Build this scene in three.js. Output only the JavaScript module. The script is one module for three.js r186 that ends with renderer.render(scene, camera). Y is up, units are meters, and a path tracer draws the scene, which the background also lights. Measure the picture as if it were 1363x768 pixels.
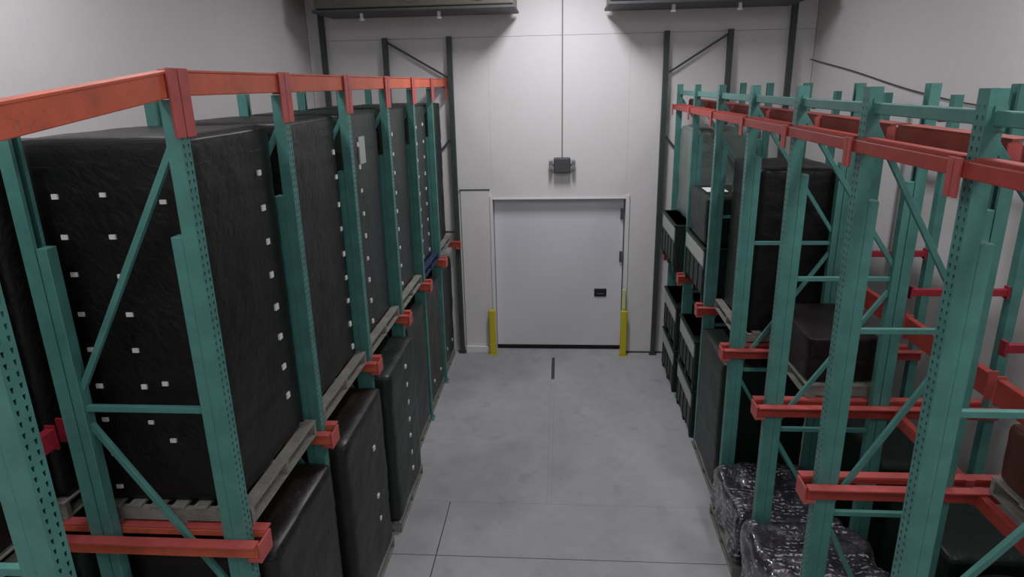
import * as THREE from 'three';
import { RoundedBoxGeometry } from 'three/addons/geometries/RoundedBoxGeometry.js';
import { mergeGeometries, mergeVertices, toCreasedNormals } from 'three/addons/utils/BufferGeometryUtils.js';
import { RectAreaLightUniformsLib } from 'three/addons/lights/RectAreaLightUniformsLib.js';

// ---------------------------------------------------------------- camera, exposure, room and fill lights
const scene = new THREE.Scene();
const V = (x, y, d) => new THREE.Vector3(x, y, -d);           // d = metres in front of the camera wall
const camera = new THREE.PerspectiveCamera(47.25, 1363 / 768, 0.05, 60);
camera.position.copy(V(0, 5.408, 0));
{
  const yaw = -0.0782, pitch = 0.301, roll = 0.021;
  const dir = (X, Y, D) => {                                   // camera frame to room frame
    let c = Math.cos(roll), s = Math.sin(roll), x = c * X + s * Y, y2 = -s * X + c * Y, D2 = D;
    c = Math.cos(pitch); s = Math.sin(pitch); const y = c * y2 - s * D2, d = s * y2 + c * D2;
    c = Math.cos(yaw); s = Math.sin(yaw);
    return new THREE.Vector3(c * x + s * d, y, -(-s * x + c * d));
  };
  camera.up.copy(dir(0, 1, 0));
  camera.lookAt(camera.position.clone().add(dir(0, 0, 1)));
}
const renderer = new THREE.WebGLRenderer({ antialias: true });
renderer.toneMapping = THREE.LinearToneMapping;
renderer.toneMappingExposure = 0.93;
renderer.shadowMap.enabled = true;
scene.background = new THREE.Color(0x20242a);
RectAreaLightUniformsLib.init();
const LAMP_POWER = 27, LAMP_COLOR = 0xfbf8ff;
// aisle ceiling fixtures, plus fill panels added over the racks: [x, d]
const LAMPS = [[0, 10.3, 2.25], [-3.2, 5.0, 0.75], [3.3, 5.0, 0.95], [-3.2, 1.2, 0.85], [3.3, 1.2, 0.95], [0, -1.6, 0.8]];     // x, d, share of LAMP_POWER
const LAMP_W = 0.6, LAMP_L = 1.5, CEIL = 7.7;

// ---------------------------------------------------------------- seeded noise and textures
function rng(seed) { let a = seed >>> 0; return () => { a = (a + 0x6d2b79f5) | 0; let t = Math.imul(a ^ (a >>> 15), 1 | a); t = (t + Math.imul(t ^ (t >>> 7), 61 | t)) ^ t; return ((t ^ (t >>> 14)) >>> 0) / 4294967296; }; }
function lattice(seed, n) { const r = rng(seed), a = new Float32Array(n * n); for (let i = 0; i < a.length; i++) a[i] = r(); return a; }
function tileNoise(seed, cells) {                               // periodic value noise on [0,1)^2
  const L = lattice(seed, cells);
  return (u, v) => {
    const x = u * cells, y = v * cells, xi = Math.floor(x), yi = Math.floor(y), fx = x - xi, fy = y - yi;
    const sx = fx * fx * (3 - 2 * fx), sy = fy * fy * (3 - 2 * fy), m = (k) => ((k % cells) + cells) % cells;
    const g = (i, j) => L[m(yi + j) * cells + m(xi + i)];
    return (g(0, 0) * (1 - sx) + g(1, 0) * sx) * (1 - sy) + (g(0, 1) * (1 - sx) + g(1, 1) * sx) * sy;
  };
}
function fbm(seed, base, oct) { const ns = []; for (let i = 0; i < oct; i++) ns.push(tileNoise(seed + i * 17, base << i)); return (u, v) => { let s = 0, a = 0.5, t = 0; for (const n of ns) { s += a * n(u, v); t += a; a *= 0.5; } return s / t; }; }
function texture(size, fn, srgb, metres) {
  const d = new Uint8Array(size * size * 4);
  for (let j = 0; j < size; j++) for (let i = 0; i < size; i++) {
    const c = fn(i / size, j / size), k = (j * size + i) * 4;
    for (let q = 0; q < 3; q++) d[k + q] = Math.max(0, Math.min(255, Math.round(255 * (Array.isArray(c) ? c[q] : c))));
    d[k + 3] = 255;
  }
  const t = new THREE.DataTexture(d, size, size); t.wrapS = t.wrapT = THREE.RepeatWrapping;
  t.magFilter = THREE.LinearFilter; t.minFilter = THREE.LinearMipmapLinearFilter; t.generateMipmaps = true;
  if (srgb) t.colorSpace = THREE.SRGBColorSpace;
  t.repeat.set(1 / metres, 1 / metres); t.needsUpdate = true; return t;
}
const mix = (a, b, t) => a + (b - a) * t, sstep = (a, b, x) => { const t = Math.max(0, Math.min(1, (x - a) / (b - a))); return t * t * (3 - 2 * t); };
const nA = fbm(11, 4, 5), nB = fbm(37, 16, 4), nC = fbm(91, 3, 3), nD = fbm(123, 32, 3);
const concreteMap = texture(1024, (u, v) => {                    // worn, stained concrete
  const big = nA(u, v), fine = nD(u, v), st = sstep(0.52, 0.72, nC(u, v)), pit = sstep(0.70, 0.78, nB(u, v));
  const g = 0.665 + 0.10 * (big - 0.5) + 0.05 * (fine - 0.5) - 0.05 * st - 0.03 * pit;
  return [g * 1.0, g * 1.005, g * 1.012];
}, true, 4.2);
const concreteBump = texture(512, (u, v) => 0.5 + 0.3 * (nD(u, v) - 0.5) + 0.3 * (nB(u, v) - 0.5), false, 1.3);
const wallMap = texture(512, (u, v) => { const g = 0.865 + 0.018 * (nA(u, v) - 0.5) + 0.012 * (nD(u, v) - 0.5); return [g * 1.0, g * 0.993, g * 0.985]; }, true, 3);
const paintWear = (r, g, b, seed) => { const a = fbm(seed, 6, 5), c = fbm(seed + 5, 40, 3);
  return texture(512, (u, v) => { const k = 1 + 0.22 * (a(u, v) - 0.5), chip = sstep(0.72, 0.77, c(u, v)) * 0.3; return [mix(r * k, 0.42, chip), mix(g * k, 0.40, chip), mix(b * k, 0.38, chip)]; }, true, 0.7); };
const wrapBump = (() => { const a = fbm(301, 3, 5), b = fbm(333, 10, 4); return texture(512, (u, v) => { const w = Math.abs(a(u, v) - 0.5) * 2, q = Math.abs(b((u + v * 0.35), v) - 0.5) * 2; return 0.55 * w + 0.45 * q; }, false, 0.8); })();
const filmPrintGlints = (() => { const a = fbm(401, 24, 3), b = fbm(433, 5, 4), c = fbm(477, 40, 2); return texture(512, (u, v) => {   // print and painted crinkle highlights: grey lettering-like flecks in rows on a dark ground
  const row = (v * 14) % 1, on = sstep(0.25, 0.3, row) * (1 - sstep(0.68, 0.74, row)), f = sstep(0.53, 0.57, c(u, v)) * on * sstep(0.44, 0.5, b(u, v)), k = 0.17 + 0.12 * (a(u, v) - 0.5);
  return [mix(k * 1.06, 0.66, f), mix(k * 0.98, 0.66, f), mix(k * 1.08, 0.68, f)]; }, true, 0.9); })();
const woodMap = (() => { const a = fbm(501, 4, 5), b = fbm(555, 40, 2); return texture(512, (u, v) => { const g = 0.60 + 0.16 * (a(u * 1, v) - 0.5) + 0.12 * (b(u, v) - 0.5); return [g, g * 0.97, g * 0.91]; }, true, 0.6); })();

const std = (o) => new THREE.MeshStandardMaterial(o);
const phys = (o) => new THREE.MeshPhysicalMaterial(o);
const M = {
  wall: std({ map: wallMap, roughness: 0.55 }),
  white: std({ color: 0xe2e2e2, roughness: 0.5 }),
  door: std({ color: 0xd8d8dc, roughness: 0.45 }),
  floor: std({ map: concreteMap, bumpMap: concreteBump, bumpScale: 0.002, roughness: 0.62 }),
  joint: std({ color: 0x3b3b3b, roughness: 0.9 }),
  green: std({ map: paintWear(0.30, 0.52, 0.485, 701), roughness: 0.42 }),
  stand: std({ map: paintWear(0.22, 0.27, 0.25, 741), roughness: 0.5 }),
  orange: std({ map: paintWear(0.80, 0.38, 0.26, 761), roughness: 0.5 }),
  red: std({ map: paintWear(0.64, 0.23, 0.19, 781), roughness: 0.48 }),
  brownRed: std({ map: paintWear(0.55, 0.24, 0.19, 791), roughness: 0.6 }),  // brown-red for the inner beams, slightly darker than the red
  crimson: std({ map: paintWear(0.58, 0.12, 0.18, 801), roughness: 0.5 }),
  pinkRed: std({ map: paintWear(0.73, 0.33, 0.31, 821), roughness: 0.5 }),
  steel: std({ color: 0x9a9c9c, roughness: 0.4, metalness: 0.8 }),
  black: std({ color: 0x151617, roughness: 0.6 }),
  darkGrey: std({ color: 0x47484a, roughness: 0.55 }),
  wrapBlack: phys({ color: 0x0b0a0a, roughness: 0.5, bumpMap: wrapBump, bumpScale: 0.012, specularIntensity: 0.6, clearcoat: 0.25, clearcoatRoughness: 0.3 }),
  wrapBrown: phys({ color: 0x1b1713, roughness: 0.5, bumpMap: wrapBump, bumpScale: 0.012, specularIntensity: 0.6, clearcoat: 0.25, clearcoatRoughness: 0.3 }),
  wrapGreen: phys({ color: 0x15231d, roughness: 0.5, bumpMap: wrapBump, bumpScale: 0.012, specularIntensity: 0.6, clearcoat: 0.25, clearcoatRoughness: 0.3 }),
  wrapGrey: phys({ color: 0x71807a, roughness: 0.5, bumpMap: wrapBump, bumpScale: 0.008, clearcoat: 0.3, clearcoatRoughness: 0.3 }),
  wrapMaroon: phys({ color: 0x1a1010, roughness: 0.5, bumpMap: wrapBump, bumpScale: 0.012, specularIntensity: 0.6, clearcoat: 0.25, clearcoatRoughness: 0.3 }),
  wrapRust: phys({ color: 0x4a2a1e, roughness: 0.5, bumpMap: wrapBump, bumpScale: 0.012, specularIntensity: 0.6, clearcoat: 0.25, clearcoatRoughness: 0.3 }),
  film: phys({ map: filmPrintGlints, roughness: 0.4, bumpMap: wrapBump, bumpScale: 0.03, clearcoat: 1, clearcoatRoughness: 0.12 }),
  label: std({ color: 0xe0e0da, roughness: 0.6 }),
  paleBand: std({ color: 0xa9b2ab, roughness: 0.6 }),
  bin: std({ color: 0x12241d, roughness: 0.45 }),
  wood: std({ map: woodMap, color: 0xd2d8d8, roughness: 0.85 }),
  woodBlue: std({ map: woodMap, color: 0x3c5c9a, roughness: 0.8 }),
  yellow: std({ color: 0xc9bd22, roughness: 0.45 }),
  cooler: std({ color: 0x5f5d53, roughness: 0.45, metalness: 0.2 }),
  rubber: std({ color: 0x101010, roughness: 0.8 }),
  diffuser: std({ color: 0xffffff, emissive: 0xffffff, emissiveIntensity: 1.5 }),
};

// ---------------------------------------------------------------- helpers
const used = {};
function numbered(n) { const k = used[n] = (used[n] === undefined ? 0 : used[n] + 1); return k ? n + '_' + String(k).padStart(3, '0') : n; }
function metreUV(g) {                                            // uv in metres by the dominant face direction
  const p = g.attributes.position, n = g.attributes.normal, uv = new Float32Array(p.count * 2);
  for (let i = 0; i < p.count; i++) {
    const ax = Math.abs(n.getX(i)), ay = Math.abs(n.getY(i)), az = Math.abs(n.getZ(i));
    let u, v; if (ax >= ay && ax >= az) { u = p.getZ(i); v = p.getY(i); } else if (ay >= az) { u = p.getX(i); v = p.getZ(i); } else { u = p.getX(i); v = p.getY(i); }
    uv[2 * i] = u; uv[2 * i + 1] = v;
  }
  g.setAttribute('uv', new THREE.BufferAttribute(uv, 2)); return g;
}
const flat = (g) => { const q = g.index ? g.toNonIndexed() : g; for (const k of Object.keys(q.attributes)) if (!['position', 'normal', 'uv'].includes(k)) q.deleteAttribute(k); return q; };
function mesh(name, geoms, m, parent) {
  const list = (Array.isArray(geoms) ? geoms : [geoms]).map(flat), g = metreUV(list.length > 1 ? mergeGeometries(list) : list[0]);
  const o = new THREE.Mesh(g, m); o.name = parent === scene ? numbered(name) : name; o.castShadow = o.receiveShadow = true; parent.add(o); return o;
}
function bx(w, h, l, x, y, z, r = 0.004) {                       // bevelled box, centre x y z
  const m = Math.min(w, h, l); const g = r > 0 && m > 0.012 ? new RoundedBoxGeometry(w, h, l, 1, Math.min(r, m * 0.3)) : new THREE.BoxGeometry(w, h, l);
  g.translate(x, y, z); return g;
}
function bar(a, b, w, t) {                                       // square bar from a to b
  const A = new THREE.Vector3(...a), B = new THREE.Vector3(...b), L = A.distanceTo(B), g = new RoundedBoxGeometry(w, L, t, 1, 0.004);
  const dir = B.clone().sub(A).normalize(), q = new THREE.Quaternion().setFromUnitVectors(new THREE.Vector3(0, 1, 0), dir);
  g.applyQuaternion(q); const c = A.add(B).multiplyScalar(0.5); g.translate(c.x, c.y, c.z); return g;
}
function cyl(r, h, x, y, z, seg = 14, axis = 'y') { const g = new THREE.CylinderGeometry(r, r, h, seg); if (axis === 'x') g.rotateZ(Math.PI / 2); if (axis === 'z') g.rotateX(Math.PI / 2); g.translate(x, y, z); return g; }
function tag(o, label, category, group) { o.userData.label = label; o.userData.category = category; if (group) o.userData.group = group; return o; }
function thing(name, label, category, pos = [0, 0, 0], group) { const o = new THREE.Group(); o.name = numbered(name); o.position.set(...pos); scene.add(o); return tag(o, label, category, group); }
function dup(src, name, label, pos) { const c = src.clone(); c.name = numbered(name); c.userData = { ...src.userData, label }; c.position.set(...pos); scene.add(c); return c; }
function struct(name) { const o = new THREE.Group(); o.name = name; o.userData.kind = 'structure'; scene.add(o); return o; }
function structMesh(name, g, m) { const o = mesh(name, g, m, scene); o.name = name; o.userData.kind = 'structure'; return o; }
const hash3 = (x, y, z, s) => { const q = Math.sin(x * 12.9898 + y * 78.233 + z * 37.719 + s * 4.137) * 43758.5453; return q - Math.floor(q); };
function noise3(x, y, z, s) {
  const xi = Math.floor(x), yi = Math.floor(y), zi = Math.floor(z), f = (t) => t * t * (3 - 2 * t), fx = f(x - xi), fy = f(y - yi), fz = f(z - zi); let r = 0;
  for (let i = 0; i < 2; i++) for (let j = 0; j < 2; j++) for (let k = 0; k < 2; k++) r += hash3(xi + i, yi + j, zi + k, s) * (i ? fx : 1 - fx) * (j ? fy : 1 - fy) * (k ? fz : 1 - fz);
  return r * 2 - 1;
}
function lump(w, h, l, seed, { r = 0.04, amp = 0.006, freq = 4, course = 0, seg = [12, 24, 12], top = 0 } = {}) {   // a wrapped load: soft corners, bulging faces, faint carton courses; base at y = 0
  const g = mergeVertices((() => { const b = new THREE.BoxGeometry(w, h, l, ...seg); b.deleteAttribute('uv'); b.deleteAttribute('normal'); return b; })(), 1e-4), p = g.attributes.position, v = new THREE.Vector3();
  for (let i = 0; i < p.count; i++) {
    v.fromBufferAttribute(p, i);
    const c = new THREE.Vector3(Math.max(-w / 2 + r, Math.min(w / 2 - r, v.x)), Math.max(-h / 2 + r, Math.min(h / 2 - r, v.y)), Math.max(-l / 2 + r, Math.min(l / 2 - r, v.z)));
    const dv = v.clone().sub(c); const n = dv.lengthSq() > 1e-9 ? dv.clone().normalize() : new THREE.Vector3();
    v.copy(c).addScaledVector(n, r);
    let k = amp * noise3(v.x * freq + 7, v.y * freq, v.z * freq, seed) + amp * 0.5 * noise3(v.x * freq * 3, v.y * freq * 3, v.z * freq * 3, seed + 2);
    if (course) { const t = ((v.y + h / 2) / course) % 1; k -= 0.006 * (1 - sstep(0, 0.12, Math.min(t, 1 - t))); }
    v.addScaledVector(n, k);
    if (top && v.y > 0) v.y += top * noise3(v.x * 3, 1.3, v.z * 3, seed + 5) * sstep(0, h / 2, v.y);
    p.setXYZ(i, v.x, Math.max(0.001, v.y + h / 2), v.z);
  }
  g.computeVertexNormals(); return g;
}

// ---------------------------------------------------------------- the room
const DW = 12.9, XL = -4.75, XR = 4.5, DB = -3.2;                // back wall, side walls, wall behind the camera
{
  const f = struct('floor');
  mesh('subfloor', bx(XR - XL + 0.8, 0.2, DW - DB + 1.2, (XL + XR) / 2, -0.22, -(DW + DB) / 2, 0), M.joint, f);
  const slab = (x0, x1, d0, d1) => mesh('slab', bx(x1 - x0, 0.12, d1 - d0, (x0 + x1) / 2, -0.06, -(d0 + d1) / 2, 0.003), M.floor, f);
  const j = 0.006;                                               // sawn joints
  slab(XL - 0.1, -0.19, 7.62, DW + 0.35); slab(-0.13, XR + 0.1, 7.62, DW + 0.35);
  slab(-0.19, -0.13, 7.62, 11.55); slab(-0.19, -0.13, 12.6, DW + 0.35);
  slab(XL - 0.1, -1.5 - j, 6.55 + j, 7.619); slab(-1.5 + j, XR + 0.1, 6.55 + j, 7.618);
  slab(XL - 0.1, -1.5 - j, DB - 0.1, 6.55 - j); slab(-1.5 + j, XR + 0.1, DB - 0.1, 6.55 - j);
  mesh('drain_slot', bx(0.05, 0.02, 1.03, -0.16, -0.03, -12.075, 0), M.darkGrey, f);
}
{
  const w = struct('wall_back'), T = 0.3, D = DW + T / 2, g = 0.0012, DX0 = -1.36, DX1 = 1.25, DH = 3.23, YS = 6.24;
  const panel = (x0, x1, y0, y1) => mesh('wall_panel', bx(x1 - x0 - g, y1 - y0 - (y1 === YS ? 0.008 : g), T, (x0 + x1) / 2, (y0 + y1) / 2, -D, 0.0008), M.wall, w);
  mesh('core', bx(XR - XL + 0.6, CEIL + 0.2, 0.05, (XL + XR) / 2, CEIL / 2, -(DW + T + 0.03), 0), M.joint, w);
  panel(XL, DX0, 0, YS); panel(DX1, XR, 0, YS); panel(DX0, 0.0, DH, YS); panel(0.0, DX1, DH, YS);
  panel(XL, 0.0, YS, CEIL); panel(0.0, XR, YS, CEIL);
}
for (const [nm, x, s] of [['wall_left', XL, -1], ['wall_right', XR, 1]]) {
  const w = struct(nm); const n = 14, L = (DW - DB) / n;
  mesh('core', bx(0.05, CEIL + 0.2, DW - DB + 0.6, x + s * 0.26, CEIL / 2, -(DW + DB) / 2, 0), M.joint, w);
  const pg = flat(bx(0.22, CEIL, L - 0.001, 0, 0, 0, 0.0006)); metreUV(pg);
  for (let i = 0; i < n; i++) { const o = new THREE.Mesh(pg, M.wall); o.name = 'wall_panel'; o.castShadow = o.receiveShadow = true; o.position.set(x + s * 0.115, CEIL / 2, -(DB + (i + 0.5) * L)); w.add(o); }
}
structMesh('wall_front', bx(XR - XL + 0.6, CEIL + 0.2, 0.2, (XL + XR) / 2, CEIL / 2, -(DB - 0.1), 0), M.wall);
structMesh('ceiling', bx(XR - XL + 0.6, 0.2, DW - DB + 0.8, (XL + XR) / 2, CEIL + 0.1, -(DW + DB) / 2, 0), M.wall);

// door, its frame, the cover panel and the white curb on the back wall
{
  const d = struct('door_1'), D = DW + 0.16;
  mesh('door_panel', bx(2.585, 3.12, 0.1, -0.06, 1.65, -(D + 0.05), 0.012), M.door, d);
  mesh('bottom_seal', bx(2.57, 0.07, 0.09, -0.06, 0.05, -(D + 0.045), 0.008), M.rubber, d);
  const h = mesh('handle', [bx(0.25, 0.17, 0.02, 0.80, 1.26, -(D - 0.008), 0.006)], M.black, d);
  mesh('grip', bx(0.14, 0.025, 0.03, 0.80, 1.24, -(D - 0.03), 0.008), M.darkGrey, h);
  for (const y of [2.9, 2.03]) mesh('latch', bx(0.05, 0.22, 0.05, 1.19, y, -(D - 0.03), 0.006), M.darkGrey, d);
  const t = struct('trim_1');
  mesh('jamb', bx(0.07, 3.3, 0.035, 1.285, 1.65, -(DW - 0.018)), M.white, t);
  mesh('jamb', bx(0.05, 3.3, 0.03, -1.387, 1.65, -(DW - 0.015)), M.white, t);
  mesh('header', bx(2.72, 0.03, 0.025, -0.05, 3.245, -(DW - 0.018)), M.white, t);
  const c = struct('trim_2');
  mesh('cover_panel', bx(0.56, 3.42, 0.03, -1.71, 1.71, -(DW - 0.016)), M.wall, c);
  mesh('top_rail', bx(0.6, 0.018, 0.045, -1.71, 3.43, -(DW - 0.022), 0.003), M.darkGrey, c);
  structMesh('baseboard_back', bx(0.58, 0.14, 0.06, -1.71, 0.07, -(DW - 0.062), 0.01), M.white);
  structMesh('baseboard_right', bx(1.1, 0.03, 0.02, 1.88, 0.015, -(DW - 0.011), 0), M.darkGrey);
}
for (const [x, lab] of [[-1.42, 'yellow steel door guard post left of the white door'], [1.27, 'yellow steel door guard post right of the white door']]) {
  const b = thing('door_guard', lab, 'bollard', [x, 0, -(DW - 0.14)]);
  mesh('post', bx(0.13, 0.96, 0.1, 0, 0.49, 0, 0.02), M.yellow, b);
  mesh('base_plate', bx(0.18, 0.012, 0.16, 0, 0.006, 0, 0), M.yellow, b);
  for (const [px, pz] of [[-0.072, 0.06], [0.072, 0.06]]) mesh('bolt', cyl(0.009, 0.02, px, 0.02, pz, 8), M.steel, b);
  if (x > 0) mesh('bumper', bx(0.07, 0.42, 0.04, -0.01, 1.19, -0.05, 0.01), std({ color: 0xd6dd9a, roughness: 0.5 }), b);
}
{
  const u = thing('emergency_light', 'dark grey wall box with two side lamp heads above the white door', 'light', [0.01, 3.9, -(DW - 0.1)]);
  mesh('housing', bx(0.32, 0.28, 0.18, 0, 0, 0, 0.025), M.darkGrey, u);
  for (const s of [-1, 1]) {
    const h = mesh('lamp_head', [bx(0.07, 0.2, 0.12, s * 0.215, 0.0, 0.02, 0.02)], std({ color: 0x8f908e, roughness: 0.5 }), u);
    for (const y of [0.055, -0.055]) mesh('lens', cyl(0.03, 0.012, s * 0.215, y, 0.085, 14, 'z'), M.steel, h);
    mesh('arm', bx(0.05, 0.03, 0.03, s * 0.175, 0, 0, 0.004), M.darkGrey, u);
  }
  tag(mesh('conduit', cyl(0.01, CEIL - 4.05, 0.01, (CEIL + 4.05) / 2, -(DW - 0.03), 8), std({ color: 0x858381, roughness: 0.6 }), scene), 'thin grey conduit running down the back wall to the box above the door', 'pipe');
}

// ---------------------------------------------------------------- ceiling lights, with added fill panels over the racks
LAMPS.forEach(([x, d, share], i) => {
  const names = ['white ceiling light panel over the aisle, between the two coolers', 'added white fill light panel over the far half of the left rack', 'added white fill light panel over the far half of the right rack', 'added white fill light panel over the near half of the left rack', 'added white fill light panel over the near half of the right rack', 'white ceiling light panel over the aisle behind the camera'];
  const t = thing('ceiling_and_fill_light', names[i], 'light', [x, CEIL - 0.06, -d]);
  mesh('housing', bx(LAMP_W + 0.08, 0.1, LAMP_L + 0.08, 0, 0.005, 0, 0.01), M.white, t);
  const df = mesh('diffuser', bx(LAMP_W, 0.02, LAMP_L, 0, -0.05, 0, 0), M.diffuser, t); df.castShadow = false;
  const l = new THREE.RectAreaLight(LAMP_COLOR, LAMP_POWER * share, LAMP_W, LAMP_L); l.name = 'light'; l.position.set(0, -0.075, 0); l.rotation.x = -Math.PI / 2; t.add(l);
});

// ---------------------------------------------------------------- rack parts
function perforated(H, w, holes) {                               // steel strip in the x-y plane, base at y = 0
  const s = new THREE.Shape([[-w / 2, 0], [w / 2, 0], [w / 2, H], [-w / 2, H]].map(([a, b]) => new THREE.Vector2(a, b)));
  if (holes) for (let y = 0.12; y < H - 0.06; y += 0.0508) for (const x of [-0.024, 0.024]) {
    const q = new THREE.Path([[x - 0.009, y + 0.012], [x - 0.004, y - 0.012], [x + 0.004, y - 0.012], [x + 0.009, y + 0.012]].map(([a, b]) => new THREE.Vector2(a, b))); s.holes.push(q);
  }
  return new THREE.ExtrudeGeometry(s, { depth: 0.004, bevelEnabled: false });
}
const PW = 0.098;                                                // post width
function postGeo(H, holes, s, x = 0) {                           // channel post: perforated face towards the aisle (-s), open at the back; front face at x
  const f = perforated(H, PW, holes); f.rotateY(Math.PI / 2); f.translate(s > 0 ? x : x - 0.004, 0, 0);
  const xc = x + s * 0.045;
  return [f, bx(0.086, H, 0.004, xc + s * 0.002, H / 2, PW / 2 - 0.002, 0), bx(0.086, H, 0.004, xc + s * 0.002, H / 2, -PW / 2 + 0.002, 0),
    bx(0.004, H, 0.024, x + s * 0.088, H / 2, PW / 2 - 0.014, 0), bx(0.004, H, 0.024, x + s * 0.088, H / 2, -PW / 2 + 0.014, 0)];
}
function upright(s, H, depth, yH, label, pos) {                  // s = +1 right of the aisle, -1 left; origin at the foot of the front post
  const t = thing('upright_frame', label, 'rack frame', pos);
  const rx = s * depth;
  mesh('post', postGeo(H, true, s), M.green, t);
  mesh('post', postGeo(H, false, -s, rx + s * 0.045), M.green, t);
  mesh('post_reinforcement', [bx(0.075, 4.57, 0.09, s * 0.13, 2.285, 0, 0.006)], M.green, t);
  mesh('post_reinforcement', [bx(0.07, 4.5, 0.09, rx - s * 0.082, 2.25, 0, 0.006)], M.green, t);
  const a = s * 0.16, b = rx - s * 0.11, W = 0.042;
  for (const y of [0.25, yH - 1.6, yH]) mesh('strut', bar([a, y, 0], [b, y, 0], W, 0.04), M.green, t);
  mesh('brace', bar([s * 0.08, H - 0.25, 0.0], [b, yH + 0.14, 0], W, 0.036), M.green, t);
  mesh('brace', bar([b, yH - 0.12, 0], [a, yH - 1.48, 0], W, 0.036), M.green, t);
  mesh('brace', bar([a, yH - 1.74, 0], [b, 0.36, 0], W, 0.036), M.green, t);
  for (const x of [s * 0.05, rx]) mesh('base_plate', [bx(0.16, 0.012, 0.17, x, 0.006, 0, 0), cyl(0.01, 0.03, x - 0.05, 0.02, 0.065, 8), cyl(0.01, 0.03, x + 0.05, 0.02, -0.065, 8)], M.green, t);
  return t;
}
const LD = [12.85, 11.4, 9.93, 8.42, 6.83, 5.25, 3.75, 2.25], LX = -2.17;      // left posts, first the one at the wall
const RD = [12.45, 10.88, 9.25, 7.67, 6.2, 4.82, 3.52, 2.2], RX = 2.06;        // right posts
const ORD = ['first', 'second', 'third', 'fourth', 'fifth', 'sixth', 'seventh', 'eighth'];
let pl = null, pr = null;
for (let i = 1; i < LD.length; i++) {
  const lab = i === 7 ? 'nearest green perforated upright frame at the left edge of the picture' : `green steel upright frame on the left, ${ORD[i - 1]} one out from the back wall`;
  const pos = [LX, 0, -LD[i]]; if (!pl) pl = upright(-1, 5.36, 1.09, 3.4, lab, pos); else dup(pl, 'upright_frame', lab, pos);
}
for (let i = 0; i < RD.length; i++) {
  const lab = i === 6 ? 'large green upright frame nearest the camera on the right, left of the cropped beams' : i === 7 ? 'green upright frame just beyond the right edge of the picture' : `green steel upright frame on the right, ${ORD[i]} one out from the back wall`;
  const pos = [RX, 0, -RD[i]]; if (i === 5) upright(1, 5.34, 1.0, 3.58, lab, pos); else if (i === 6) upright(1, 5.34, 1.25, 3.58, lab, pos); else if (!pr) pr = upright(1, 5.34, 1.14, 3.58, lab, pos); else dup(pr, 'upright_frame', lab, pos);
}
// rear row of posts by the right wall
{
  let p = null;
  for (let i = 1; i < RD.length; i++) {
    const lab = `green rear post along the right wall, ${ORD[i - 1]} one out from the back wall`, pos = [4.22, 0, -RD[i]];
    if (p) { dup(p, 'rack_post', lab, pos); continue; }
    p = thing('rack_post', lab, 'rack post', pos);
    mesh('post', postGeo(5.2, false, 1, -0.045), M.green, p);
    mesh('base_plate', bx(0.15, 0.012, 0.16, 0, 0.006, 0, 0), M.green, p);
  }
}
// tall stands at the back wall under the coolers
for (const [s, xs, lab] of [[-1, [-2.05, -3.25, -4.42], 'tall dark three-post stand against the back wall behind the left rack'], [1, [1.86, 2.98, 4.05], 'tall dark three-post stand against the back wall behind the right rack']]) {
  const t = thing('cooler_stand', lab, 'stand', [xs[0], 0, -(DW - 0.08)]), H = [6.26, 6.26, 7.66];
  xs.forEach((x, i) => { const q = x - xs[0]; mesh('post', postGeo(H[i], false, s, q - s * 0.02).map((g) => g.scale(1, 1, 0.95)), M.stand, t); mesh('base_plate', bx(0.15, 0.012, 0.13, q + s * 0.02, 0.006, 0, 0), M.stand, t); });
  const q = xs[1] - xs[0];
  mesh('brace', bar([q - s * 0.02, 6.18, 0], [s * 0.09, 5.55, 0], 0.035, 0.03), M.stand, t);
  mesh('brace', bar([q - s * 0.02, 3.2, 0], [s * 0.09, 4.4, 0], 0.035, 0.03), M.stand, t);
  mesh('strut', bar([q - s * 0.02, 2.6, 0], [s * 0.09, 2.6, 0], 0.035, 0.03), M.stand, t);
}

// ---------------------------------------------------------------- orange top beams, left
for (let i = 0; i < 7; i++) {
  const d0 = LD[i] - (i === 0 ? 0.02 : 0), d1 = LD[i + 1], far = -d0, near = -d1, drop = i === 6 ? 0.17 : 0;
  const lab = i === 6 ? 'orange top beam at the far upper left, sloping down to the picture edge' : `orange top beam on the left posts, ${ORD[i]} bay from the back wall`;
  const t = thing('top_beam', lab, 'beam', [LX - 0.045, 5.37, far]);
  const L = near - far, len = Math.hypot(L, drop), a = Math.atan2(drop, L);
  const bg = [bx(0.085, 0.135, len - 0.012, 0, 0.075, len / 2, 0.008), bx(0.1, 0.012, len - 0.012, 0, 0.145, len / 2, 0)].map((g) => g.rotateX(a));
  mesh('beam', bg, M.orange, t);
  mesh('connector', [bx(0.014, 0.38, 0.1, 0.056, -0.03, 0.055, 0.003), bx(0.1, 0.16, 0.012, 0, 0.075, 0.004, 0)], M.pinkRed, t);
  const c = mesh('connector', [bx(0.014, 0.38, 0.1, 0.056, -0.03 - drop, L - 0.055, 0.003), bx(0.1, 0.16, 0.012, 0, 0.075 - drop, L - 0.004, 0)], M.pinkRed, t);
}
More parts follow.
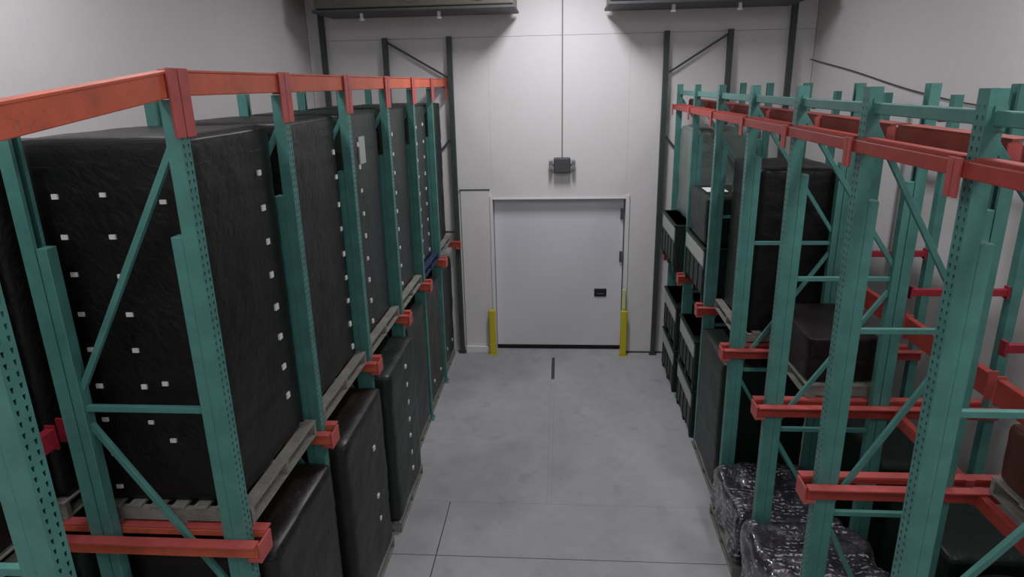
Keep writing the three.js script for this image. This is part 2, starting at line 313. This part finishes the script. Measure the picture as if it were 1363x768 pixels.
// ---------------------------------------------------------------- right: red front beams, green tie beams, rear red ties
for (let i = 0; i < 7; i++) {
  const d0 = RD[i], d1 = RD[i + 1], L = d0 - d1;
  const t = thing('front_beam', i === 6 ? 'nearest red beam across the right posts, running off the right edge' : `red beam across the front of the right posts, ${ORD[i]} bay from the back wall`, 'beam', [RX, 4.9, -d0]);
  mesh('beam', bx(0.055, 0.085, L - 0.01, -0.04, 0.055, L / 2, 0.008), M.red, t);
  mesh('flange', bx(0.1, 0.012, L - 0.11, -0.02 + 0.045, 0.104, L / 2, 0), M.red, t);
  for (const z of [0.03, L - 0.03]) mesh('connector', [bx(0.016, 0.2, 0.052, -0.078, 0.01, z, 0.003)], M.pinkRed, t);
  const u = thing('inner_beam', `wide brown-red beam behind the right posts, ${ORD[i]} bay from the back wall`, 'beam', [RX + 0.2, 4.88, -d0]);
  mesh('beam', bx(0.05, 0.2, L - 0.11, 0.03, 0.1, L / 2, 0.008), M.brownRed, u);
  mesh('flange', bx(0.14, 0.012, L - 0.11, 0.08, 0.206, L / 2, 0), M.brownRed, u);
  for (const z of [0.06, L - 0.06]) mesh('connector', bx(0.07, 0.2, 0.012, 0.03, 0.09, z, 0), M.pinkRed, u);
  const g = thing('tie_beam', `green tie beam along the post tops on the right, ${ORD[i]} bay from the back wall`, 'beam', [RX + 0.06, 5.2, -d0]);
  mesh('beam', bx(0.05, 0.075, L - 0.1, 0, 0.0, L / 2, 0.008), M.green, g);
  for (const z of [0.055, L - 0.055]) mesh('connector', bx(0.06, 0.12, 0.01, 0, 0, z, 0), M.green, g);
  if (i >= 2) {
    const r = thing('rear_beam', `crimson beam along the tops of the rear right posts, ${ORD[i]} bay from the back wall`, 'beam', [RX + 1.2, 5.08, -d0]);
    mesh('beam', bx(0.05, 0.09, L - 0.1, 0.03, 0, L / 2, 0.008), M.crimson, r);
    for (const z of [0.05, L - 0.05]) mesh('connector', bx(0.06, 0.13, 0.012, 0.03, 0, z, 0), M.crimson, r);
    const q = thing('rear_beam', `brown-red beam at mid height on the rear right posts, ${ORD[i]} bay from the back wall`, 'beam', [RX + 1.2, 3.12, -d0]);
    mesh('beam', bx(0.06, 0.2, L - 0.1, 0.035, 0, L / 2, 0.008), M.red, q);
    for (const z of [0.05, L - 0.05]) mesh('connector', bx(0.07, 0.24, 0.012, 0.035, 0, z, 0), M.pinkRed, q);
    const v = thing('rear_beam', `red beam at rail height behind the right frames, ${ORD[i]} bay from the back wall`, 'beam', [RX + 1.2, 2.2, -d0]);
    mesh('beam', bx(0.06, 0.12, L - 0.1, 0.035, 0, L / 2, 0.008), M.red, v);
    for (const z of [0.05, L - 0.05]) mesh('connector', bx(0.07, 0.16, 0.012, 0.035, 0, z, 0), M.pinkRed, v);
  }
  if (i >= 2) {
    const c = thing('cross_bar', `crimson cross bar to the right wall posts, ${ORD[i]} bay from the back wall`, 'beam', [RX + 1.21, 3.45, -RD[i + 1]]);
    mesh('bar', bx(i === 5 ? 0.75 : 0.86, 0.07, 0.05, i === 5 ? 0.51 : 0.455, 0, 0, 0.008), M.crimson, c);
    for (const x of [i === 5 ? 0.13 : 0.022, 0.888]) mesh('connector', bx(0.02, 0.12, 0.07, x, 0, 0, 0), M.crimson, c);
  }
}
for (let i = 4; i < 7; i++) {
  const d0 = LD[i], L = d0 - LD[i + 1], t = thing('rear_beam', `dark red beam behind the left frames, ${ORD[i]} bay from the back wall`, 'beam', [LX - 1.24, 3.2, -d0]);
  mesh('beam', bx(0.06, 0.14, L - 0.1, 0, 0, L / 2, 0.008), M.crimson, t);
  for (const z of [0.05, L - 0.05]) mesh('connector', bx(0.07, 0.18, 0.012, 0, 0, z, 0), M.crimson, t);
}

// ---------------------------------------------------------------- pallet rails: a channel on each side of the post, joined by a bracket over its front
function rail(s, len, y, main, label, pos, sides = [-1, 1]) {
  const t = thing('pallet_rail', label, 'rail', pos);
  for (const z of sides) {
    const hh = z > 0 ? 0.11 : 0.05, r = mesh('rail', bx(len, hh, 0.04, s * (len / 2 - 0.09), y - 0.012 - hh / 2, z * 0.073, 0.006), main, t);
    mesh('flange', bx(len, 0.012, 0.085, s * (len / 2 - 0.09), y - 0.006, z * 0.098, 0), M.pinkRed, r);
  }
  const bz = sides.length > 1 ? 0 : 0.092, bl = sides.length > 1 ? 0.19 : 0.085;
  mesh('bracket', [bx(0.018, 0.15, bl, -s * 0.1, y - 0.085, bz, 0.005), bx(0.085, 0.03, bl, -s * 0.055, y - 0.14, bz, 0.005)], M.pinkRed, t);
  return t;
}
const YL = 2.43, YR = 2.28;
let rl = null, rr = null;
for (let i = 1; i < 8; i++) {
  const lab = i === 7 ? 'orange pallet rail of the nearest left post, at the lower left edge' : i === 6 ? 'orange pallet rail at the lower left, running from the large post to the left edge' : `red-ended pallet rail on the left, at the ${ORD[i - 1]} post from the back wall`, pos = [LX, 0, -LD[i]];
  if (i >= 6) rail(-1, 2.3, YL, M.orange, lab, pos); else if (i === 5) rail(-1, 2.3, YL, M.orange, lab, pos); else if (!rl) rl = rail(-1, i > 4 ? 2.3 : 1.35, YL, M.orange, lab, pos); else dup(rl, 'pallet_rail', lab, pos);
}
rail(-1, 1.25, YL, M.orange, 'red-ended pallet rail on the left stand at the back wall', [LX + 0.06, 0, -12.81], [1]);
for (let i = 0; i < 8; i++) {
  const lab = i === 6 ? 'red pallet rail in the bottom right corner' : i === 7 ? 'red pallet rail just beyond the bottom right corner' : `red pallet rail on the right, at the ${ORD[i]} post from the back wall`, pos = [RX, 0, -RD[i]];
  if (!rr) rr = rail(1, 2.3, YR, M.red, lab, pos); else dup(rr, 'pallet_rail', lab, pos);
}

// ---------------------------------------------------------------- pallets
function pallet(wx, wz, m, label, pos) {                         // base at y = 0, 0.14 high, deck boards run along z
  const t = thing('pallet', label, 'pallet', pos), n = 7, bw = 0.1;
  const top = flat(bx(bw, 0.02, wz, 0, 0.13, 0, 0.003)); metreUV(top);
  for (let k = 0; k < n; k++) { const o = new THREE.Mesh(top, m); o.name = 'deck_board'; o.castShadow = o.receiveShadow = true; o.position.x = -wx / 2 + bw / 2 + k * (wx - bw) / (n - 1); t.add(o); }
  for (const k of [0, 0.5, 1]) mesh('bottom_board', bx(bw, 0.02, wz, -wx / 2 + bw / 2 + k * (wx - bw), 0.01, 0, 0.003), m, t);
  for (const k of [-1, 0, 1]) mesh('stringer', bx(wx, 0.1, 0.045, 0, 0.07, k * (wz / 2 - 0.03), 0.003), m, t);
  return t;
}
function load(w, h, l, m, label, pos, seed, opt, labels = [], cat = 'pallet load') {
  const t = thing('pallet_load', label, cat, pos);
  mesh('wrapped_stack', lump(w, h, l, seed, opt), m, t);
  const r = rng(seed * 31 + 5);
  for (const [face, u, y] of labels) {                          // face 'x': aisle side, 'z': camera side
    const ju = (r() - 0.5) * 0.02, jy = (r() - 0.5) * 0.02, sz = [0.042 + r() * 0.012, 0.034 + r() * 0.01];
    const sgn = pos[0] < 0 ? 1 : -1;
    if (face === 'x') mesh('label', bx(0.016, sz[1] * 1.15, sz[0] * 1.1, sgn * (w / 2 + 0.004), y + jy, u + ju, 0), M.label, t);
    else mesh('label', bx(sz[0] * 0.85, sz[1] * 0.75, 0.016, u + ju, y + jy, l / 2 + 0.004, 0), M.label, t);
  }
  return t;
}
const rows = (face, u, ys) => ys.map((y) => [face, u, y]);
const course9 = Array.from({ length: 9 }, (_, k) => 0.13 + k * 0.262);
// left, upper level: bay i lies between posts i and i + 1
const upL = [
  ['tall dark wrapped load in the upper left bay at the back wall', M.wrapGreen, [0.25]],
  ['tall dark wrapped load on the blue pallet, upper left level', M.wrapGreen, [-0.3, 0.22]],
  ['tall dark wrapped load, upper left level, third bay from the back wall', M.wrapGreen, [0.25]],
  ['tall dark wrapped load carrying a grey paper sheet, upper left level', M.wrapGreen, [0.25]],
  ['tall black wrapped load, upper left level, fifth bay from the back wall', M.wrapBlack, [-0.52]],
  ['large black wrapped load with white labels on two sides, behind the large left post', M.wrapBlack, [-0.33]],
];
for (let i = 0; i < 6; i++) {
  const far = LD[i], near = LD[i + 1], bay = far - near, dm = (far + near) / 2 - (i === 0 ? 0.0 : 0), W = bay - 0.27, pw = Math.min(W, 1.26);
  const X = LX - 0.11 - 0.54;
  if (i > 0) pallet(1.08, bay - 0.2, i === 1 ? M.woodBlue : M.wood, i === 1 ? 'blue painted pallet on the left rails, second bay from the back wall' : `grey weathered pallet on the left rails, ${ORD[i]} bay from the back wall`, [X + 0.09, YL, -dm]);
  const base = YL + 0.14, H = [2.55, 2.58, 2.6, 2.6, 2.6, 2.6][i];
  const lb = [];
  for (const u of upL[i][2]) lb.push(...rows('x', u, course9.filter((y) => i !== 5 || y > 0.3)));
  if (i === 5) lb.push(...rows('z', -0.34, course9), ...rows('z', -0.02, course9.slice(2)), ['z', 0.36, 2.18], ['z', 0.14, 0.94], ['z', 0.13, 0.5]);
  const o = load(1.08, H - 0.02, pw, upL[i][1], upL[i][0], [X, i === 0 ? YL + 0.143 : base, -dm + (i === 5 ? -0.02 : 0)], 40 + i, { course: 0.262, seg: [14, 54, 14], amp: 0.005 }, lb);
  if (i === 3) mesh('paper_sheet', bx(0.018, 0.3, 0.22, 0.546, 2.15, 0.12, 0), M.paleBand, o);
}
pallet(1.08, 1.2, M.wood, 'grey weathered pallet high in the left bay at the back wall', [LX - 0.56, YL + 0.001, -12.06]);
// left, floor level
const loL = ['dark green wrapped load on the floor, left bay at the back wall', 'dark green wrapped load on the floor, second left bay from the back wall', 'dark green wrapped load on the floor, third left bay from the back wall', 'dark wrapped load bulging into the aisle, fourth left bay on the floor', 'dark wrapped load on the floor, fifth left bay from the back wall', 'dark brown wrapped load on the floor below the large left post'];
for (let i = 0; i < 6; i++) {
  const far = LD[i], near = LD[i + 1], dm = (far + near) / 2, out = [-0.04, -0.02, 0.0, 0.17, 0.14, 0.1][i], X = LX - 0.62 + out + 0.06, W = far - near - 0.24;
  pallet(1.1, W, M.wood, `weathered floor pallet in the ${ORD[i]} left bay from the back wall`, [X, 0, -dm]);
  load(1.1, 2.02, W + 0.02, i > 3 ? M.wrapBrown : M.wrapGreen, loL[i], [X, 0.14, -dm], 60 + i, { course: 0.25, seg: [12, 36, 14], amp: 0.012, r: 0.06 }, i < 2 ? [['x', 0.3, 0.35], ['x', -0.3, 0.3]] : i === 3 ? rows('x', -0.1, [0.3, 0.55, 0.8, 1.05, 1.3, 1.55, 1.8]) : i === 4 ? rows('x', -0.2, [0.6, 0.9, 1.5]) : []);
}

// ---------------------------------------------------------------- right: bins, loads
function bin(w, h, l, label, pos) {
  const t = thing('plastic_bin', label, 'bin', pos);
  const ribs = []; for (let k = -2; k <= 2; k++) { ribs.push(bx(w + 0.024, h * 0.5, 0.03, 0, h * 0.36, k * (l - 0.1) / 4, 0.004), bx(0.03, h * 0.5, l + 0.024, k * (w - 0.1) / 4, h * 0.36, 0, 0.004)); }
  mesh('body', [bx(w, h - 0.1, l, 0, 0.1 + (h - 0.1) / 2, 0, 0.02), ...ribs], M.bin, t);
  mesh('side_panel', bx(w + 0.03, h * 0.3, l * 0.94, 0, h * 0.8, 0, 0.01), M.paleBand, t);
  mesh('rim', bx(w + 0.05, 0.04, l + 0.04, 0, h - 0.02, 0, 0.01), M.bin, t);
  for (const z of [-1, 0, 1]) mesh('foot', bx(w, 0.1, 0.1, 0, 0.05, z * (l / 2 - 0.06), 0.008), M.bin, t);
  return t;
}
const b0 = (RD[0] + RD[1]) / 2, b1 = (RD[1] + RD[2]) / 2, b2 = (RD[2] + RD[3]) / 2, b3 = (RD[3] + RD[4]) / 2, b4 = (RD[4] + RD[5]) / 2, b5 = (RD[5] + RD[6]) / 2;
const XB = RX + 0.48;
const bin0 = bin(1.08, 0.82, 1.26, 'pale-panelled green bin, bottom of the right floor stack nearest the back wall', [XB, 0, -b0]);
dup(bin0, 'plastic_bin', 'pale-panelled green bin, top of the right floor stack nearest the back wall', [XB, 0.822, -b0]);
dup(bin0, 'plastic_bin', 'pale-panelled green bin, bottom of the second right floor stack from the back wall', [XB + 0.02, 0, -b1]);
dup(bin0, 'plastic_bin', 'pale-panelled green bin, top of the second right floor stack from the back wall', [XB + 0.02, 0.822, -b1]);
bin(1.08, 0.82, 1.36, 'dark bin with pale panel on the right rails nearest the back wall', [XB - 0.1, YR, -b0]);
load(1.1, 1.55, 1.24, M.wrapGrey, 'grey-green wrapped load on a bin, high in the right bay by the back wall', [XB + 0.12, YR + 0.823, -b0], 81, { seg: [12, 24, 12], amp: 0.015, r: 0.07 });
bin(1.08, 0.82, 1.43, 'dark bin with pale panel on the right rails, second bay from the back wall', [XB + 0.05, YR, -b1]);
load(1.08, 0.72, 1.28, M.wrapGreen, 'dark green wrapped load with a white sheet on top, second right bay', [XB + 0.06, YR + 0.823, -b1], 82, { seg: [12, 14, 12], amp: 0.012, r: 0.05 });
tag(mesh('paper_sheet', bx(0.3, 0.008, 0.42, XB - 0.26, YR + 0.823 + 0.735, -b1 + 0.05, 0), M.label, scene), 'white paper sheet lying on the dark load in the second right bay', 'paper');
pallet(1.1, 1.36, M.wood, 'grey weathered pallet on the right rails, third bay from the back wall', [XB + 0.2, YR, -b2]);
load(0.92, 2.0, 1.26, M.wrapBlack, 'tall black wrapped load on the right rails, third bay from the back wall', [XB + 0.2, YR + 0.142, -b2], 83, { seg: [12, 36, 12], amp: 0.012, r: 0.05, course: 0.25 });
pallet(0.7, 1.25, M.wood, 'grey weathered pallet on the right rails, fourth bay from the back wall', [XB + 0.3, YR, -b3]);
load(0.7, 0.5, 1.14, M.wrapMaroon, 'low dark maroon wrapped load set back on the right rails, fourth bay', [XB + 0.3, YR + 0.142, -b3], 84, { seg: [12, 30, 12], amp: 0.012, r: 0.05, course: 0.25 });
pallet(1.1, 1.34, M.wood, 'floor pallet in the third right bay from the back wall', [XB + 0.04, 0, -b2]);
load(1.1, 1.85, 1.3, M.wrapGreen, 'black-green wrapped load on the floor, third right bay from the back wall', [XB + 0.04, 0.142, -b2], 85, { seg: [12, 30, 12], amp: 0.012, r: 0.05, course: 0.25 });
pallet(1.15, 1.2, M.wood, 'floor pallet in the fourth right bay from the back wall', [XB - 0.03, 0, -b3]);
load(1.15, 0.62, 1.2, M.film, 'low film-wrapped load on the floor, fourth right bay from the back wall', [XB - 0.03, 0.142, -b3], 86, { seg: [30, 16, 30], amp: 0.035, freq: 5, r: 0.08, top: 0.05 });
pallet(1.15, 1.12, M.wood, 'floor pallet in the fifth right bay from the back wall', [XB - 0.06, 0, -b4]);
load(1.15, 0.85, 1.14, M.film, 'glossy crinkled film-wrapped load with grey print and painted glints on the floor, fifth right bay', [XB - 0.06, 0.142, -b4], 87, { seg: [36, 24, 36], amp: 0.04, freq: 5, r: 0.09, top: 0.06 });
pallet(1.1, 1.04, M.wood, 'floor pallet in the sixth right bay at the lower picture edge', [XB + 0.1, 0, -b5]);
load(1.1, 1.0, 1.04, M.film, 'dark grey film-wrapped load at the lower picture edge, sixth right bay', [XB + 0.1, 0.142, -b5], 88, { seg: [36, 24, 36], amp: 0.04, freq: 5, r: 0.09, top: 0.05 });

// rear row on the right, between the frames and the wall posts
for (const [d, l, h, m, lab, sd] of [[b3, 1.16, 1.35, M.wrapGreen, 'dark green wrapped load on the floor by the right wall, fourth bay', 91], [b4, 1.1, 1.3, M.wrapGreen, 'dark green wrapped load on the floor by the right wall, fifth bay', 92], [b5, 1.02, 1.4, M.wrapBlack, 'black wrapped load on the floor by the right wall, sixth bay', 93]]) {
  pallet(0.84, l, M.wood, lab.replace(/^.*load on the floor/, 'floor pallet under the load'), [3.74, 0, -d]);
  load(0.82, h, l, m, lab, [3.74, 0.142, -d], sd, { seg: [10, 20, 10], amp: 0.012, r: 0.05, course: 0.25 });
}
pallet(0.8, b5 > 0 ? RD[5] - RD[6] - 0.2 : 1, M.wood, 'pallet on the rear right rails under the brown load', [3.74, YR, -b5]);
load(0.78, 0.5, 1.0, M.wrapRust, 'low brown wrapped load on the rear right rails near the right edge', [3.74, YR + 0.142, -b5], 94, { seg: [10, 12, 10], amp: 0.012, r: 0.05 });

// rear row on the left, near the camera
{
  let p = null;
  for (let i = 5; i < 8; i++) {
    const lab = `green rear post along the left wall, ${ORD[i - 1]} one out from the back wall`, pos = [-4.45, 0, -LD[i]];
    if (p) { dup(p, 'rack_post', lab, pos); continue; }
    p = thing('rack_post', lab, 'rack post', pos);
    mesh('post', postGeo(5.0, false, -1, 0.045), M.green, p);
    mesh('base_plate', bx(0.15, 0.012, 0.16, 0, 0.006, 0, 0), M.green, p);
  }
  for (const i of [5, 6]) {
    const dm = (LD[i] + LD[i + 1]) / 2, bay = LD[i] - LD[i + 1], nm = i === 5 ? 'sixth bay' : 'nearest bay';
    pallet(0.95, bay - 0.2, M.wood, `pallet on the rear left rails, ${nm}`, [-4.06, YL, -dm]);
    load(0.94, 2.5, bay - 0.3, M.wrapBlack, `black wrapped load behind the left frames by the wall, upper level, ${nm}`, [-4.06, YL + 0.143, -dm], 100 + i, { seg: [10, 36, 10], amp: 0.006, course: 0.262 });
    pallet(0.95, bay - 0.24, M.wood, `floor pallet by the left wall, ${nm}`, [-4.06, 0, -dm]);
    load(0.94, 2.0, bay - 0.3, M.wrapGreen, `dark green wrapped load on the floor by the left wall, ${nm}`, [-4.06, 0.143, -dm], 110 + i, { seg: [10, 30, 10], amp: 0.008, course: 0.25 });
  }
}

// ---------------------------------------------------------------- evaporator coolers hung at the back wall
for (const [x0, x1, caps, lab] of [[-4.15, -0.8, [-2.07, -3.4], 'left ceiling cooler with drain pan, mostly above the picture'], [0.78, 3.9, [1.83, 2.9], 'right ceiling cooler with drain pan, mostly above the picture']]) {
  const w = x1 - x0, xc = (x0 + x1) / 2, t = thing('cooler', lab, 'cooler', [xc, 6.6, -(DW - 0.72)]);
  mesh('cabinet', bx(w, 0.72, 0.98, 0, 0.42, 0, 0.03), M.cooler, t);
  mesh('drain_pan', [bx(w + 0.06, 0.05, 1.06, 0, 0.025, 0, 0.012)], M.darkGrey, t);
  for (let k = 0; k < 3; k++) {
    const cx = -w / 2 + w * (k + 0.5) / 3, rings = []; for (const r of [0.12, 0.2, 0.28]) { const g = new THREE.TorusGeometry(r, 0.006, 5, 28); g.translate(cx, 0.42, 0.51); rings.push(g); }
    const gd = mesh('fan_guard', rings, M.steel, t);
    const bl = []; for (let b = 0; b < 5; b++) { const g = new THREE.BoxGeometry(0.09, 0.22, 0.006); g.rotateY(0.5); g.translate(0, 0.14, 0); g.rotateZ(b * Math.PI * 0.4); g.translate(cx, 0.42, 0.498); bl.push(g); }
    mesh('fan', bl, M.black, gd);
  }
  for (const s of [-1, 1]) mesh('hanger', [bx(0.03, CEIL - 6.6 - 0.76, 0.03, s * (w / 2 - 0.1), 0.76 + (CEIL - 6.6 - 0.76) / 2, 0.2, 0), bx(0.03, CEIL - 6.6 - 0.76, 0.03, s * (w / 2 - 0.1), 0.76 + (CEIL - 6.6 - 0.76) / 2, -0.2, 0)], M.steel, t);
  for (const c of caps) mesh('drain_fitting', [cyl(0.03, 0.1, c - xc, -0.05, 0.3, 12), cyl(0.045, 0.03, c - xc, -0.1, 0.3, 12)], M.white, t);
}
// cable sagging along the right wall
{
  const pts = [[4.42, 5.72, 12.8], [4.42, 5.5, 11], [4.42, 5.22, 9], [4.42, 5.08, 7.4], [4.42, 5.12, 5.5], [4.42, 5.3, 3]].map((p) => V(...p));
  tag(mesh('cable', new THREE.TubeGeometry(new THREE.CatmullRomCurve3(pts), 60, 0.01, 7), M.darkGrey, scene), 'dark cable sagging along the right wall above the rack', 'cable');
}

renderer.render(scene, camera);
